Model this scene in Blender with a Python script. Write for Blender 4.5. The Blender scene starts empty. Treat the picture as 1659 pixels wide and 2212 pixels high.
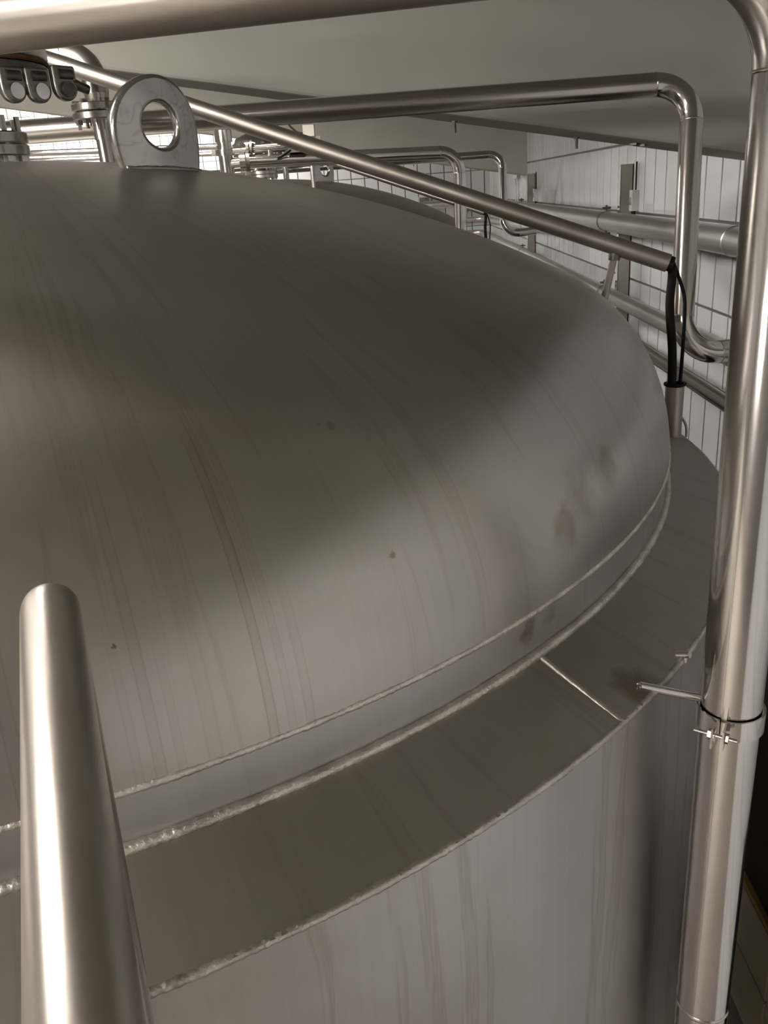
import bpy, bmesh, math, random
from mathutils import Vector, Matrix

random.seed(7)
scene = bpy.context.scene
COL = scene.collection

# ------------------------------------------------------------------ camera
cam_d = bpy.data.cameras.new('camera')
cam_d.sensor_fit = 'VERTICAL'
cam_d.sensor_height = 36.0
cam_d.lens = 29.295
cam_d.clip_start = 0.02
cam = bpy.data.objects.new('camera', cam_d)
COL.objects.link(cam)
Rv = Vector((0.99765653, 0.009593, -0.06774525))
Uv = Vector((0.05964945, 0.3630802, 0.92984661))
Fv = Vector((-0.03351698, 0.93170851, -0.36165711))
cam.matrix_world = Matrix(((Rv.x, Uv.x, -Fv.x, 0), (Rv.y, Uv.y, -Fv.y, 0), (Rv.z, Uv.z, -Fv.z, 3.2), (0, 0, 0, 1)))
scene.camera = cam

# ------------------------------------------------------------------ world / exposure
w = bpy.data.worlds.new('world'); scene.world = w
w.use_nodes = True
w.node_tree.nodes['Background'].inputs[0].default_value = (0.5, 0.48, 0.45, 1)
w.node_tree.nodes['Background'].inputs[1].default_value = 0.02
vs = scene.view_settings
vs.view_transform = 'Standard'; vs.look = 'None'; vs.gamma = 1.0; vs.use_curve_mapping = False
vs.exposure = 0.55
try:
    scene.cycles.sample_clamp_indirect = 2.5
    scene.cycles.blur_glossy = 1.5
    scene.cycles.caustics_reflective = False
except Exception:
    pass

LAMP_FRONT = 215.0     # emission of the tubes in the front bay
LAMP_REAR = 130.0      # tubes on the wall behind the viewer
LAMP_BACK = 270.0      # tubes in the far bays
# lamp list: (x, y, z, direction, length, strength, label)
LAMPS = [
    (-4.0, -0.7, 4.05, 'y', 1.5, LAMP_FRONT, 'fluorescent lamp hung lengthwise in the near bay, left of the tank'),
    (-4.0, -2.4, 4.05, 'y', 1.5, LAMP_FRONT, 'fluorescent lamp hung lengthwise in the near bay, close to the rear wall'),
    (-2.1, -1.6, 4.20, 'x', 1.5, LAMP_FRONT * 0.28, 'fluorescent ceiling lamp crossing the near bay above the handrail'),
    (-2.1, 1.6, 4.20, 'x', 1.5, LAMP_FRONT * 0.45, 'added unseen lamp in front of the near beam, grading its brightness'),  # added lamp: makes the near beam fade from left to right
    (-3.15, -3.85, 1.95, 'x', 1.7, LAMP_REAR, 'fluorescent lamp mounted low on the rear wall facing the beams'),
    (-1.4, 4.5, 4.15, 'x', 1.5, LAMP_BACK * 0.5, 'added unseen lamp just behind the near beam, brightening the right wall'),  # added lamp, hidden by the beam, to brighten the right wall
    (-3.6, 6.6, 4.62, 'x', 1.5, LAMP_BACK, 'fluorescent ceiling lamp above the far tank between the two beams'),
    (-3.2, 12.3, 4.55, 'x', 1.5, LAMP_BACK, 'fluorescent ceiling lamp close to the tiled back wall'),
    (-5.2, 12.3, 4.85, 'x', 1.5, LAMP_BACK, 'leftmost fluorescent ceiling lamp close to the tiled back wall'),
]

# ------------------------------------------------------------------ helpers
def obj(name, verts, faces, mat, parent=None, smooth=None, origin=None):
    o3 = Vector(origin) if origin is not None else (parent['_o'] and Vector(parent['_o']) if parent is not None and '_o' in parent else Vector((0, 0, 0)))
    me = bpy.data.meshes.new(name)
    me.from_pydata([tuple(Vector(v) - o3) for v in verts], [], faces)
    bm = bmesh.new(); bm.from_mesh(me)
    bmesh.ops.recalc_face_normals(bm, faces=bm.faces)
    bm.to_mesh(me); bm.free()
    if smooth is not None:
        me.polygons.foreach_set('use_smooth', [True] * len(me.polygons))
        if smooth < 180:
            me.set_sharp_from_angle(angle=math.radians(smooth))
    me.materials.append(mat)
    o = bpy.data.objects.new(name, me)
    COL.objects.link(o)
    if parent is not None:
        o.parent = parent
        o['_o'] = tuple(o3)
    else:
        o.location = o3
        o['_o'] = tuple(o3)
    return o

def thing(name, label, cat, loc, group=None):
    e = bpy.data.objects.new(name, None)
    e.empty_display_size = 0.05
    COL.objects.link(e)
    e.location = loc
    e['label'] = label; e['category'] = cat
    if group: e['group'] = group
    e['_o'] = tuple(loc)
    return e

def tag(o, label, cat, group=None):
    o['label'] = label; o['category'] = cat
    if group: o['group'] = group
    return o

def struct(o, label=None):
    o['kind'] = 'structure'
    if label: o['label'] = label
    return o

def copy_tree(o, parent=None, offset=(0, 0, 0), label=None):
    c = o.copy(); COL.objects.link(c)
    if parent is None:
        c.location = Vector(o.location) + Vector(offset)
        c['_o'] = tuple(c.location)
        if label: c['label'] = label
    else:
        c.parent = parent
    for ch in o.children:
        copy_tree(ch, c)
    return c

def join(*parts):
    V, F = [], []
    for v, f in parts:
        n = len(V); V += list(v); F += [tuple(i + n for i in q) for q in f]
    return V, F

def box(x0, x1, y0, y1, z0, z1):
    v = [(x, y, z) for x in (x0, x1) for y in (y0, y1) for z in (z0, z1)]
    f = [(0, 1, 3, 2), (4, 6, 7, 5), (0, 4, 5, 1), (2, 3, 7, 6), (0, 2, 6, 4), (1, 5, 7, 3)]
    return v, f

def frame_of(d):
    d = Vector(d).normalized()
    a = Vector((0, 0, 1)) if abs(d.z) < 0.9 else Vector((1, 0, 0))
    u = d.cross(a).normalized()
    return d, u, u.cross(d).normalized()

def sweep(path, r, seg=24, cap=True, radii=None):
    """tube of circular section along a list of points (parallel transport)"""
    pts = [Vector(p) for p in path]
    V, F = [], []
    t0 = (pts[1] - pts[0]).normalized()
    _, u, _ = frame_of(t0)
    prev = t0
    for i, p in enumerate(pts):
        if i == 0: t = t0
        elif i == len(pts) - 1: t = (pts[i] - pts[i - 1]).normalized()
        else: t = ((pts[i + 1] - pts[i]).normalized() + (pts[i] - pts[i - 1]).normalized()).normalized()
        q = prev.rotation_difference(t); u = q @ u; prev = t
        u = (u - t * u.dot(t)).normalized()
        v = t.cross(u)
        rr = radii[i] if radii else r
        for k in range(seg):
            a = 2 * math.pi * k / seg
            V.append(p + u * math.cos(a) * rr + v * math.sin(a) * rr)
    n = len(pts)
    for i in range(n - 1):
        for k in range(seg):
            k2 = (k + 1) % seg
            F.append((i * seg + k, i * seg + k2, (i + 1) * seg + k2, (i + 1) * seg + k))
    if cap:
        F.append(tuple(range(seg - 1, -1, -1)))
        F.append(tuple((n - 1) * seg + k for k in range(seg)))
    return V, F

def cyl(p, d, r, h, seg=24, r2=None):
    p = Vector(p); d = Vector(d).normalized()
    return sweep([p, p + d * h], r, seg, True, [r, r if r2 is None else r2])

def revolve(profile, centre, seg=96, a0=0.0, a1=2 * math.pi, close=False):
    """profile [(r, z)], revolved about the vertical axis through centre (x, y)"""
    full = abs(a1 - a0 - 2 * math.pi) < 1e-6
    n = seg if full else seg + 1
    V, F = [], []
    for r, z in profile:
        for k in range(n):
            a = a0 + (a1 - a0) * k / seg
            V.append((centre[0] + r * math.cos(a), centre[1] + r * math.sin(a), z))
    m = len(profile)
    for i in range(m - 1 if not close else m):
        i2 = (i + 1) % m
        for k in range(seg):
            k2 = (k + 1) % n
            F.append((i * n + k, i * n + k2, i2 * n + k2, i2 * n + k))
    return V, F

def disc(c, r, z0, z1, ri=0.0, seg=40, ch=0.003):
    if ri > 0:
        prof = [(ri, z0), (r - ch, z0), (r, z0 + ch), (r, z1 - ch), (r - ch, z1), (ri, z1)]
        return revolve(prof, c, seg, close=True)
    prof = [(0.0005, z0), (r - ch, z0), (r, z0 + ch), (r, z1 - ch), (r - ch, z1), (0.0005, z1)]
    return revolve(prof, c, seg)

def ring_path(path_fn, n, r, seg=8, wob=0.25, seed=1):
    """closed bumpy weld bead along path_fn(angle) -> point"""
    rnd = random.Random(seed)
    pts = [Vector(path_fn(2 * math.pi * i / n)) for i in range(n)]
    rad = []
    x = 0
    for i in range(n):
        x = 0.8 * x + rnd.uniform(-1, 1) * 0.45
        rad.append(r * (1 + wob * (0.45 * math.sin(i * 2.1) * rnd.uniform(0.4, 1) + 0.5 * x)))
    V, F = [], []
    for i in range(n):
        t = (pts[(i + 1) % n] - pts[i - 1]).normalized()
        u = t.cross(Vector((0, 0, 1))).normalized(); v = u.cross(t)
        for k in range(seg):
            a = 2 * math.pi * k / seg
            V.append(pts[i] + (u * math.cos(a) + v * math.sin(a)) * rad[i])
    for i in range(n):
        j = (i + 1) % n
        for k in range(seg):
            k2 = (k + 1) % seg
            F.append((i * seg + k, i * seg + k2, j * seg + k2, j * seg + k))
    return V, F

def hexbolt(p, d, r=0.009, h=0.008, shank=0.0, rs=0.005):
    a = cyl(p, d, r, h, 6)
    if shank: a = join(a, cyl(Vector(p) - Vector(d).normalized() * shank, d, rs, shank, 8))
    return a

def bend_pipe(parent, pts, r, bend, mat, seg=28, weld_mat=None, weld=True, elbow_mat=None, first_mat=None):
    """pipe through corner points: straight_tube and elbow parts with weld rings at the joints"""
    pts = [Vector(p) for p in pts]
    starts = [pts[0]]
    segs = []
    for i in range(1, len(pts) - 1):
        a = (pts[i - 1] - pts[i]).normalized(); b = (pts[i + 1] - pts[i]).normalized()
        ang = math.pi - a.angle(b)
        bl = bend * math.tan(ang / 2)
        p1 = pts[i] + a * bl; p2 = pts[i] + b * bl
        segs.append((starts[-1], p1))
        n = (a + b).normalized()
        c = pts[i] + n * (bend / math.cos(ang / 2))
        arc = []
        e1 = (p1 - c).normalized(); e2 = (-a)
        for k in range(13):
            t = ang * k / 12
            arc.append(c + (e1 * math.cos(t) + e2 * math.sin(t)) * bend)
        V, F = sweep(arc, r, seg, False)
        obj('elbow', V, F, elbow_mat or mat, parent, 60)
        if weld:
            for q, d in ((p1, -a), (p2, b)):
                V, F = sweep([q - d * 0.0022, q - d * 0.001, q + d * 0.001, q + d * 0.0022], r, seg, False, [r + 0.0001, r * 1.012 + 0.0006, r * 1.012 + 0.0006, r + 0.0001])
                obj('weld_ring', V, F, weld_mat or mat, parent, 60)
        starts.append(p2)
    segs.append((starts[-1], pts[-1]))
    for i, (a, b) in enumerate(segs):
        V, F = sweep([a, b], r, seg, True)
        obj('straight_tube', V, F, first_mat if first_mat and i == 0 else mat, parent, 40)

def spline(pts, n=8):
    P = [Vector(p) for p in pts]; out = []
    for i in range(len(P) - 1):
        p0 = P[max(i - 1, 0)]; p1 = P[i]; p2 = P[i + 1]; p3 = P[min(i + 2, len(P) - 1)]
        for k in range(n):
            t = k / n
            out.append(0.5 * ((2 * p1) + (p2 - p0) * t + (2 * p0 - 5 * p1 + 4 * p2 - p3) * t * t + (3 * p1 - p0 - 3 * p2 + p3) * t ** 3))
    out.append(P[-1]); return out

# ------------------------------------------------------------------ materials
def new_mat(name):
    m = bpy.data.materials.new(name); m.use_nodes = True
    nt = m.node_tree; b = nt.nodes['Principled BSDF']
    return m, nt, b

def N(nt, typ, **kw):
    n = nt.nodes.new(typ)
    for k, v in kw.items(): setattr(n, k, v)
    return n

def ramp(nt, stops):
    r = N(nt, 'ShaderNodeValToRGB')
    el = r.color_ramp.elements
    while len(el) < len(stops): el.new(0.5)
    for e, (p, c) in zip(el, stops):
        e.position = p; e.color = c if len(c) == 4 else (*c, 1)
    return r

def mathn(nt, op, a, b=None):
    m = N(nt, 'ShaderNodeMath', operation=op)
    for i, x in enumerate((a, b)):
        if x is None: continue
        if isinstance(x, (int, float)): m.inputs[i].default_value = x
        else: nt.links.new(x, m.inputs[i])
    return m.outputs[0]

def steel(name, col, rough, var=0.12, scale=6.0, rvar=0.08, bump=0.0, stretch=(1, 1, 1), metallic=1.0, bscale=60):
    m, nt, b = new_mat(name)
    b.inputs['Metallic'].default_value = metallic
    tc = N(nt, 'ShaderNodeTexCoord'); mp = N(nt, 'ShaderNodeMapping')
    mp.inputs['Scale'].default_value = stretch
    nt.links.new(tc.outputs['Object'], mp.inputs[0])
    no = N(nt, 'ShaderNodeTexNoise'); no.inputs['Scale'].default_value = scale; no.inputs['Detail'].default_value = 5
    nt.links.new(mp.outputs[0], no.inputs['Vector'])
    c0 = tuple(x * (1 - var) for x in col); c1 = tuple(min(1, x * (1 + var)) for x in col)
    r = ramp(nt, [(0.3, c0), (0.7, c1)])
    nt.links.new(no.outputs['Fac'], r.inputs[0]); nt.links.new(r.outputs[0], b.inputs['Base Color'])
    rr = mathn(nt, 'ADD', mathn(nt, 'MULTIPLY', no.outputs['Fac'], 2 * rvar), rough - rvar)
    nt.links.new(rr, b.inputs['Roughness'])
    if bump:
        n2 = N(nt, 'ShaderNodeTexNoise'); n2.inputs['Scale'].default_value = bscale; n2.inputs['Detail'].default_value = 3
        nt.links.new(mp.outputs[0], n2.inputs['Vector'])
        bp = N(nt, 'ShaderNodeBump'); bp.inputs['Strength'].default_value = bump; bp.inputs['Distance'].default_value = 0.002
        nt.links.new(n2.outputs['Fac'], bp.inputs['Height']); nt.links.new(bp.outputs[0], b.inputs['Normal'])
    return m

def tank_steel(name, col, rough, streak=0.5, film=0.25, runs=(), blobs=()):
    """weathered sheet steel: cloudy film, run marks that follow the fall line, small specks"""
    m, nt, b = new_mat(name)
    L = nt.links
    b.inputs['Metallic'].default_value = 1.0
    tc = N(nt, 'ShaderNodeTexCoord')
    sp = N(nt, 'ShaderNodeSeparateXYZ'); L.new(tc.outputs['Object'], sp.inputs[0])
    ang = mathn(nt, 'ARCTAN2', sp.outputs['Y'], sp.outputs['X'])
    rad = mathn(nt, 'POWER', mathn(nt, 'ADD', mathn(nt, 'MULTIPLY', sp.outputs['X'], sp.outputs['X']), mathn(nt, 'MULTIPLY', sp.outputs['Y'], sp.outputs['Y'])), 0.5)
    cb = N(nt, 'ShaderNodeCombineXYZ')
    L.new(mathn(nt, 'MULTIPLY', ang, 22.0), cb.inputs[0])
    L.new(mathn(nt, 'MULTIPLY', rad, 0.55), cb.inputs[1])
    L.new(mathn(nt, 'MULTIPLY', sp.outputs['Z'], 0.5), cb.inputs[2])
    # the runs wander a little sideways
    wob = N(nt, 'ShaderNodeTexNoise'); wob.inputs['Scale'].default_value = 2.2; wob.inputs['Detail'].default_value = 3
    L.new(tc.outputs['Object'], wob.inputs['Vector'])
    va = N(nt, 'ShaderNodeVectorMath', operation='ADD')
    wv = N(nt, 'ShaderNodeCombineXYZ'); L.new(mathn(nt, 'MULTIPLY', wob.outputs['Fac'], 0.9), wv.inputs[0])
    L.new(cb.outputs[0], va.inputs[0]); L.new(wv.outputs[0], va.inputs[1])
    st = N(nt, 'ShaderNodeTexNoise'); st.inputs['Scale'].default_value = 2.3; st.inputs['Detail'].default_value = 3; st.inputs['Roughness'].default_value = 0.55
    L.new(va.outputs[0], st.inputs['Vector'])
    srp = ramp(nt, [(0.585, (0, 0, 0)), (0.625, (1, 1, 1)), (0.665, (0.3, 0.3, 0.3)), (0.69, (0.8, 0.8, 0.8)), (0.72, (0.2, 0.2, 0.2))])
    L.new(st.outputs['Fac'], srp.inputs[0])
    cl = N(nt, 'ShaderNodeTexNoise'); cl.inputs['Scale'].default_value = 2.6; cl.inputs['Detail'].default_value = 7; cl.inputs['Roughness'].default_value = 0.6
    L.new(tc.outputs['Object'], cl.inputs['Vector'])
    c0 = tuple(x * (1 - film) for x in col); c1 = tuple(min(1, x * (1 + film * 0.6)) for x in col)
    crp = ramp(nt, [(0.28, (c0[0], c0[1] * 0.98, c0[2] * 0.93)), (0.5, col), (0.74, (c1[0], c1[1], c1[2] * 1.03))])
    L.new(cl.outputs['Fac'], crp.inputs[0])
    mx = N(nt, 'ShaderNodeMix', data_type='RGBA', blend_type='MULTIPLY')
    L.new(mathn(nt, 'MULTIPLY', srp.outputs[0], streak), mx.inputs[0])
    L.new(crp.outputs[0], mx.inputs[6]); mx.inputs[7].default_value = (0.62, 0.56, 0.50, 1)
    cb2 = N(nt, 'ShaderNodeCombineXYZ')
    L.new(mathn(nt, 'MULTIPLY', ang, 260.0), cb2.inputs[0]); L.new(mathn(nt, 'MULTIPLY', rad, 2.5), cb2.inputs[1]); L.new(mathn(nt, 'MULTIPLY', sp.outputs['Z'], 2.5), cb2.inputs[2])
    gr = N(nt, 'ShaderNodeTexNoise'); gr.inputs['Scale'].default_value = 1.0; gr.inputs['Detail'].default_value = 1
    L.new(cb2.outputs[0], gr.inputs['Vector'])
    grp = ramp(nt, [(0.3, (0.965, 0.965, 0.965)), (0.7, (1, 1, 1))]); L.new(gr.outputs['Fac'], grp.inputs[0])
    mg = N(nt, 'ShaderNodeMix', data_type='RGBA', blend_type='MULTIPLY'); mg.inputs[0].default_value = 1
    L.new(mx.outputs[2], mg.inputs[6]); L.new(grp.outputs[0], mg.inputs[7]); mx = mg
    # dark specks
    vo = N(nt, 'ShaderNodeTexVoronoi'); vo.inputs['Scale'].default_value = 3.2; vo.inputs['Randomness'].default_value = 1.0
    L.new(tc.outputs['Object'], vo.inputs['Vector'])
    spk = ramp(nt, [(0.012, (0.35, 0.28, 0.22)), (0.02, (1, 1, 1))])
    L.new(vo.outputs['Distance'], spk.inputs[0])
    mx2 = N(nt, 'ShaderNodeMix', data_type='RGBA', blend_type='MULTIPLY'); mx2.inputs[0].default_value = 1
    L.new(mx.outputs[2], mx2.inputs[6]); L.new(spk.outputs[0], mx2.inputs[7])
    base = mx2.outputs[2]
    rough_add = None
    # single run marks: (azimuth in degrees, half width in degrees, start radius, strength)
    for az, wd, r0, sg in runs:
        wn = mathn(nt, 'MULTIPLY', mathn(nt, 'SUBTRACT', wob.outputs['Fac'], 0.5), math.radians(0.5))
        dl = mathn(nt, 'ABSOLUTE', mathn(nt, 'SUBTRACT', mathn(nt, 'ADD', ang, wn), math.radians(az)))
        rp = ramp(nt, [(0.0, (0.3, 0.3, 0.3)), (0.55, (0.35, 0.35, 0.35)), (0.78, (1, 1, 1)), (1.0, (0, 0, 0))])
        L.new(mathn(nt, 'DIVIDE', dl, math.radians(wd)), rp.inputs[0])
        st_ = mathn(nt, 'MULTIPLY', mathn(nt, 'SUBTRACT', rad, r0), 12.0); st_.node.use_clamp = True
        mm = N(nt, 'ShaderNodeMix', data_type='RGBA', blend_type='MULTIPLY')
        L.new(mathn(nt, 'MULTIPLY', mathn(nt, 'MULTIPLY', rp.outputs[0], st_), sg), mm.inputs[0])
        L.new(base, mm.inputs[6]); mm.inputs[7].default_value = (0.50, 0.43, 0.37, 1)
        base = mm.outputs[2]
    # stains: (centre in tank coordinates, radius, strength)
    for cpt, rr_, sg in blobs:
        vd = N(nt, 'ShaderNodeVectorMath', operation='DISTANCE'); L.new(tc.outputs['Object'], vd.inputs[0]); vd.inputs[1].default_value = cpt
        bn = N(nt, 'ShaderNodeTexNoise'); bn.inputs['Scale'].default_value = 1.1 / rr_; bn.inputs['Detail'].default_value = 4
        L.new(tc.outputs['Object'], bn.inputs['Vector'])
        q = mathn(nt, 'ADD', mathn(nt, 'DIVIDE', vd.outputs['Value'], rr_), mathn(nt, 'MULTIPLY', mathn(nt, 'SUBTRACT', bn.outputs['Fac'], 0.5), 1.6))
        rp = ramp(nt, [(0.45, (1, 1, 1)), (0.95, (0, 0, 0))]); L.new(q, rp.inputs[0])
        mm = N(nt, 'ShaderNodeMix', data_type='RGBA', blend_type='MULTIPLY')
        L.new(mathn(nt, 'MULTIPLY', rp.outputs[0], sg), mm.inputs[0])
        L.new(base, mm.inputs[6]); mm.inputs[7].default_value = (0.42, 0.33, 0.24, 1)
        base = mm.outputs[2]
    L.new(base, b.inputs['Base Color'])
    ro = mathn(nt, 'ADD', mathn(nt, 'MULTIPLY', cl.outputs['Fac'], 0.08), rough - 0.04)
    ro = mathn(nt, 'ADD', ro, mathn(nt, 'MULTIPLY', srp.outputs[0], 0.06 * streak))
    L.new(ro, b.inputs['Roughness'])
    # faint dents in the sheet
    n2 = N(nt, 'ShaderNodeTexNoise'); n2.inputs['Scale'].default_value = 1.7; n2.inputs['Detail'].default_value = 2
    L.new(tc.outputs['Object'], n2.inputs['Vector'])
    bp = N(nt, 'ShaderNodeBump'); bp.inputs['Strength'].default_value = 0.25; bp.inputs['Distance'].default_value = 0.012
    L.new(n2.outputs['Fac'], bp.inputs['Height']); L.new(bp.outputs[0], b.inputs['Normal'])
    return m

def paint(name, col, rough, var=0.06, scale=3.0, bump=0.15, bscale=40, spec=0.3):
    m, nt, b = new_mat(name)
    tc = N(nt, 'ShaderNodeTexCoord')
    no = N(nt, 'ShaderNodeTexNoise'); no.inputs['Scale'].default_value = scale; no.inputs['Detail'].default_value = 5
    nt.links.new(tc.outputs['Object'], no.inputs['Vector'])
    r = ramp(nt, [(0.3, tuple(x * (1 - var) for x in col)), (0.7, tuple(min(1, x * (1 + var)) for x in col))])
    nt.links.new(no.outputs['Fac'], r.inputs[0]); nt.links.new(r.outputs[0], b.inputs['Base Color'])
    b.inputs['Roughness'].default_value = rough
    b.inputs['Specular IOR Level'].default_value = spec
    if bump:
        n2 = N(nt, 'ShaderNodeTexNoise'); n2.inputs['Scale'].default_value = bscale; n2.inputs['Detail'].default_value = 4
        nt.links.new(tc.outputs['Object'], n2.inputs['Vector'])
        bp = N(nt, 'ShaderNodeBump'); bp.inputs['Strength'].default_value = bump; bp.inputs['Distance'].default_value = 0.003
        nt.links.new(n2.outputs['Fac'], bp.inputs['Height']); nt.links.new(bp.outputs[0], b.inputs['Normal'])
    return m

def tile_mat():
    m, nt, b = new_mat('glazed_tile')
    L = nt.links
    oi = N(nt, 'ShaderNodeObjectInfo')
    r = ramp(nt, [(0.0, (0.66, 0.67, 0.68)), (1.0, (0.74, 0.75, 0.76))])
    L.new(oi.outputs['Random'], r.inputs[0]); L.new(r.outputs[0], b.inputs['Base Color'])
    b.inputs['Roughness'].default_value = 0.12
    b.inputs['Specular IOR Level'].default_value = 0.5
    tc = N(nt, 'ShaderNodeTexCoord'); mp = N(nt, 'ShaderNodeMapping')
    L.new(tc.outputs['Object'], mp.inputs[0]); L.new(oi.outputs['Location'], mp.inputs['Location'])
    no = N(nt, 'ShaderNodeTexNoise'); no.inputs['Scale'].default_value = 7; no.inputs['Detail'].default_value = 1.5
    L.new(mp.outputs[0], no.inputs['Vector'])
    bp = N(nt, 'ShaderNodeBump'); bp.inputs['Strength'].default_value = 0.35; bp.inputs['Distance'].default_value = 0.004
    L.new(no.outputs['Fac'], bp.inputs['Height']); L.new(bp.outputs[0], b.inputs['Normal'])
    return m

def tilewall_mat(name, axis, ph=0.0, wd=0.2065):
    """tiled wall beyond the separately built tiles: same grid as a brick pattern"""
    m, nt, b = new_mat(name)
    L = nt.links
    tc = N(nt, 'ShaderNodeTexCoord'); sp = N(nt, 'ShaderNodeSeparateXYZ'); L.new(tc.outputs['Object'], sp.inputs[0])
    cb = N(nt, 'ShaderNodeCombineXYZ'); L.new(mathn(nt, 'ADD', sp.outputs[axis], 50 * wd - ph), cb.inputs[0]); L.new(mathn(nt, 'ADD', sp.outputs['Z'], 50 * 0.402 - 2.95), cb.inputs[1])
    br = N(nt, 'ShaderNodeTexBrick'); br.offset = 0.0
    br.inputs['Scale'].default_value = 1; br.inputs['Brick Width'].default_value = wd; br.inputs['Row Height'].default_value = 0.402
    br.inputs['Mortar Size'].default_value = 0.0075
    br.inputs['Color1'].default_value = (0.68, 0.69, 0.70, 1); br.inputs['Color2'].default_value = (0.72, 0.73, 0.74, 1); br.inputs['Mortar'].default_value = (0.12, 0.115, 0.11, 1)
    L.new(cb.outputs[0], br.inputs['Vector']); L.new(br.outputs['Color'], b.inputs['Base Color'])
    b.inputs['Roughness'].default_value = 0.14
    return m

def emit(name, col, s):
    m, nt, b = new_mat(name)
    b.inputs['Base Color'].default_value = (1, 1, 1, 1)
    b.inputs['Emission Color'].default_value = (*col, 1)
    b.inputs['Emission Strength'].default_value = s
    return m

M = {}
M['dome'] = tank_steel('dome_steel', (0.53, 0.50, 0.465), 0.325, 0.24, 0.13,
    runs=((-59.3, .24, 1.42, .45), (-57.7, .24, 1.575, .42), (-61.7, .34, 1.585, .38), (-63.0, .20, 1.58, .36), (-63.8, .26, 1.45, .3), (-64.6, .2, 1.58, .3), (-52.4, .15, 1.56, .25), (-58.5, .2, .95, .25), (-68.5, .3, 1.3, .3), (-72.5, .25, 1.2, .3), (-77.0, .3, 1.25, .3)),
    blobs=(((1.317, -.925, 2.762), .045, .5), ((1.255, -1.017, 2.745), .05, .4), ((1.23, -1.056, 2.725), .045, .4), ((.909, -1.182, 2.928), .009, .4), ((.893, -1.186, 2.93), .005, .4), ((.976, -1.267, 2.784), .006, .7), ((.689, -1.444, 2.78), .004, 1.0)))
M['skirt'] = tank_steel('skirt_steel', (0.58, 0.56, 0.55), 0.40, 0.25, 0.15, blobs=(((1.154, -1.14, 2.60), .024, .75), ((1.19, -1.10, 2.60), .02, .4), ((.80, -1.40, 2.585), .006, .9)))
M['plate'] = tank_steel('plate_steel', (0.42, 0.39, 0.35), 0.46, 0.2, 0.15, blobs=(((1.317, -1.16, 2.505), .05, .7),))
M['jacket'] = tank_steel('jacket_steel', (0.58, 0.56, 0.545), 0.36, 0.4, 0.16)
M['weld'] = steel('weld_bead_steel', (0.74, 0.70, 0.65), 0.42, 0.22, 30, 0.1, 0.8, bscale=220)
M['rimweld'] = steel('rim_weld_steel', (0.56, 0.53, 0.49), 0.40, 0.25, 30, 0.1, 0.8, bscale=180)
M['seam'] = steel('seam_weld_steel', (0.47, 0.44, 0.40), 0.45, 0.2, 40, 0.08, 0.6, bscale=200)
M['pipe'] = steel('pipe_steel', (0.60, 0.565, 0.53), 0.20, 0.04, 5, 0.02)
M['pipe_dull'] = steel('dull_pipe_steel', (0.47, 0.43, 0.39), 0.42, 0.06, 12, 0.03, 0.06, bscale=300)
M['pipe_bright'] = steel('bright_pipe_steel', (0.74, 0.72, 0.70), 0.13, 0.04, 6, 0.02)
M['rail'] = steel('rail_steel', (0.53, 0.485, 0.435), 0.325, 0.05, 12, 0.02)
M['lug'] = steel('lug_steel', (0.54, 0.52, 0.50), 0.21, 0.10, 9, 0.04, 0.55, bscale=6)
def lug_veins():
    nt = M['lug'].node_tree; bs = nt.nodes['Principled BSDF']; L = nt.links
    src = bs.inputs['Base Color'].links[0].from_socket
    tc = nt.nodes['Texture Coordinate']
    no = N(nt, 'ShaderNodeTexNoise'); no.inputs['Scale'].default_value = 13; no.inputs['Detail'].default_value = 3; no.inputs['Distortion'].default_value = 0.8
    L.new(tc.outputs['Object'], no.inputs['Vector'])
    rp = ramp(nt, [(0.47, (1, 1, 1)), (0.495, (0.45, 0.42, 0.43)), (0.52, (1, 1, 1))]); L.new(no.outputs['Fac'], rp.inputs[0])
    mm = N(nt, 'ShaderNodeMix', data_type='RGBA', blend_type='MULTIPLY'); mm.inputs[0].default_value = 0.4
    L.new(src, mm.inputs[6]); L.new(rp.outputs[0], mm.inputs[7]); L.new(mm.outputs[2], bs.inputs['Base Color'])
    nt.nodes['Bump'].inputs['Distance'].default_value = 0.01
lug_veins()
M['polish'] = steel('polished_steel', (0.78, 0.76, 0.74), 0.12, 0.05, 20, 0.04)
M['fitting'] = steel('fitting_steel', (0.62, 0.59, 0.55), 0.20, 0.15, 30, 0.05)
M['dark'] = steel('dark_fitting_steel', (0.20, 0.18, 0.16), 0.4, 0.3, 40, 0.1)
M['clampgrey'] = steel('clamp_grey_steel', (0.36, 0.35, 0.32), 0.36, 0.2, 30, 0.05)
M['rust'] = paint('rusty_gasket', (0.20, 0.11, 0.05), 0.7, 0.4, 30, 0.3)
M['insul'] = steel('insulated_pipe_jacket', (0.66, 0.64, 0.61), 0.36, 0.06, 4, 0.05)
M['channel'] = paint('galvanised_channel', (0.33, 0.30, 0.26), 0.55, 0.1, 8, 0.1, 60, 0.4)
M['zinc'] = steel('galvanised_clamp', (0.25, 0.24, 0.23), 0.45, 0.2, 40, 0.1)
M['rubber'] = paint('black_rubber', (0.008, 0.007, 0.007), 0.6, 0.2, 30, 0.1, 80, 0.2)
M['boxblack'] = paint('plain_black_paint', (0.008, 0.007, 0.008), 0.6, 0.3, 10, 0.1, 60, 0.2)
M['plastic'] = paint('light_grey_plastic', (0.62, 0.61, 0.60), 0.4, 0.03, 8, 0.0)
M['concrete'] = paint('painted_concrete', (0.40, 0.385, 0.335), 0.75, 0.05, 2.0, 0.12, 25, 0.25)
M['floor'] = paint('floor_tile', (0.30, 0.265, 0.23), 0.5, 0.15, 6, 0.1, 30)
M['grout'] = paint('grey_grout', (0.20, 0.195, 0.19), 0.85, 0.1, 20, 0.2, 90, 0.2)
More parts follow.
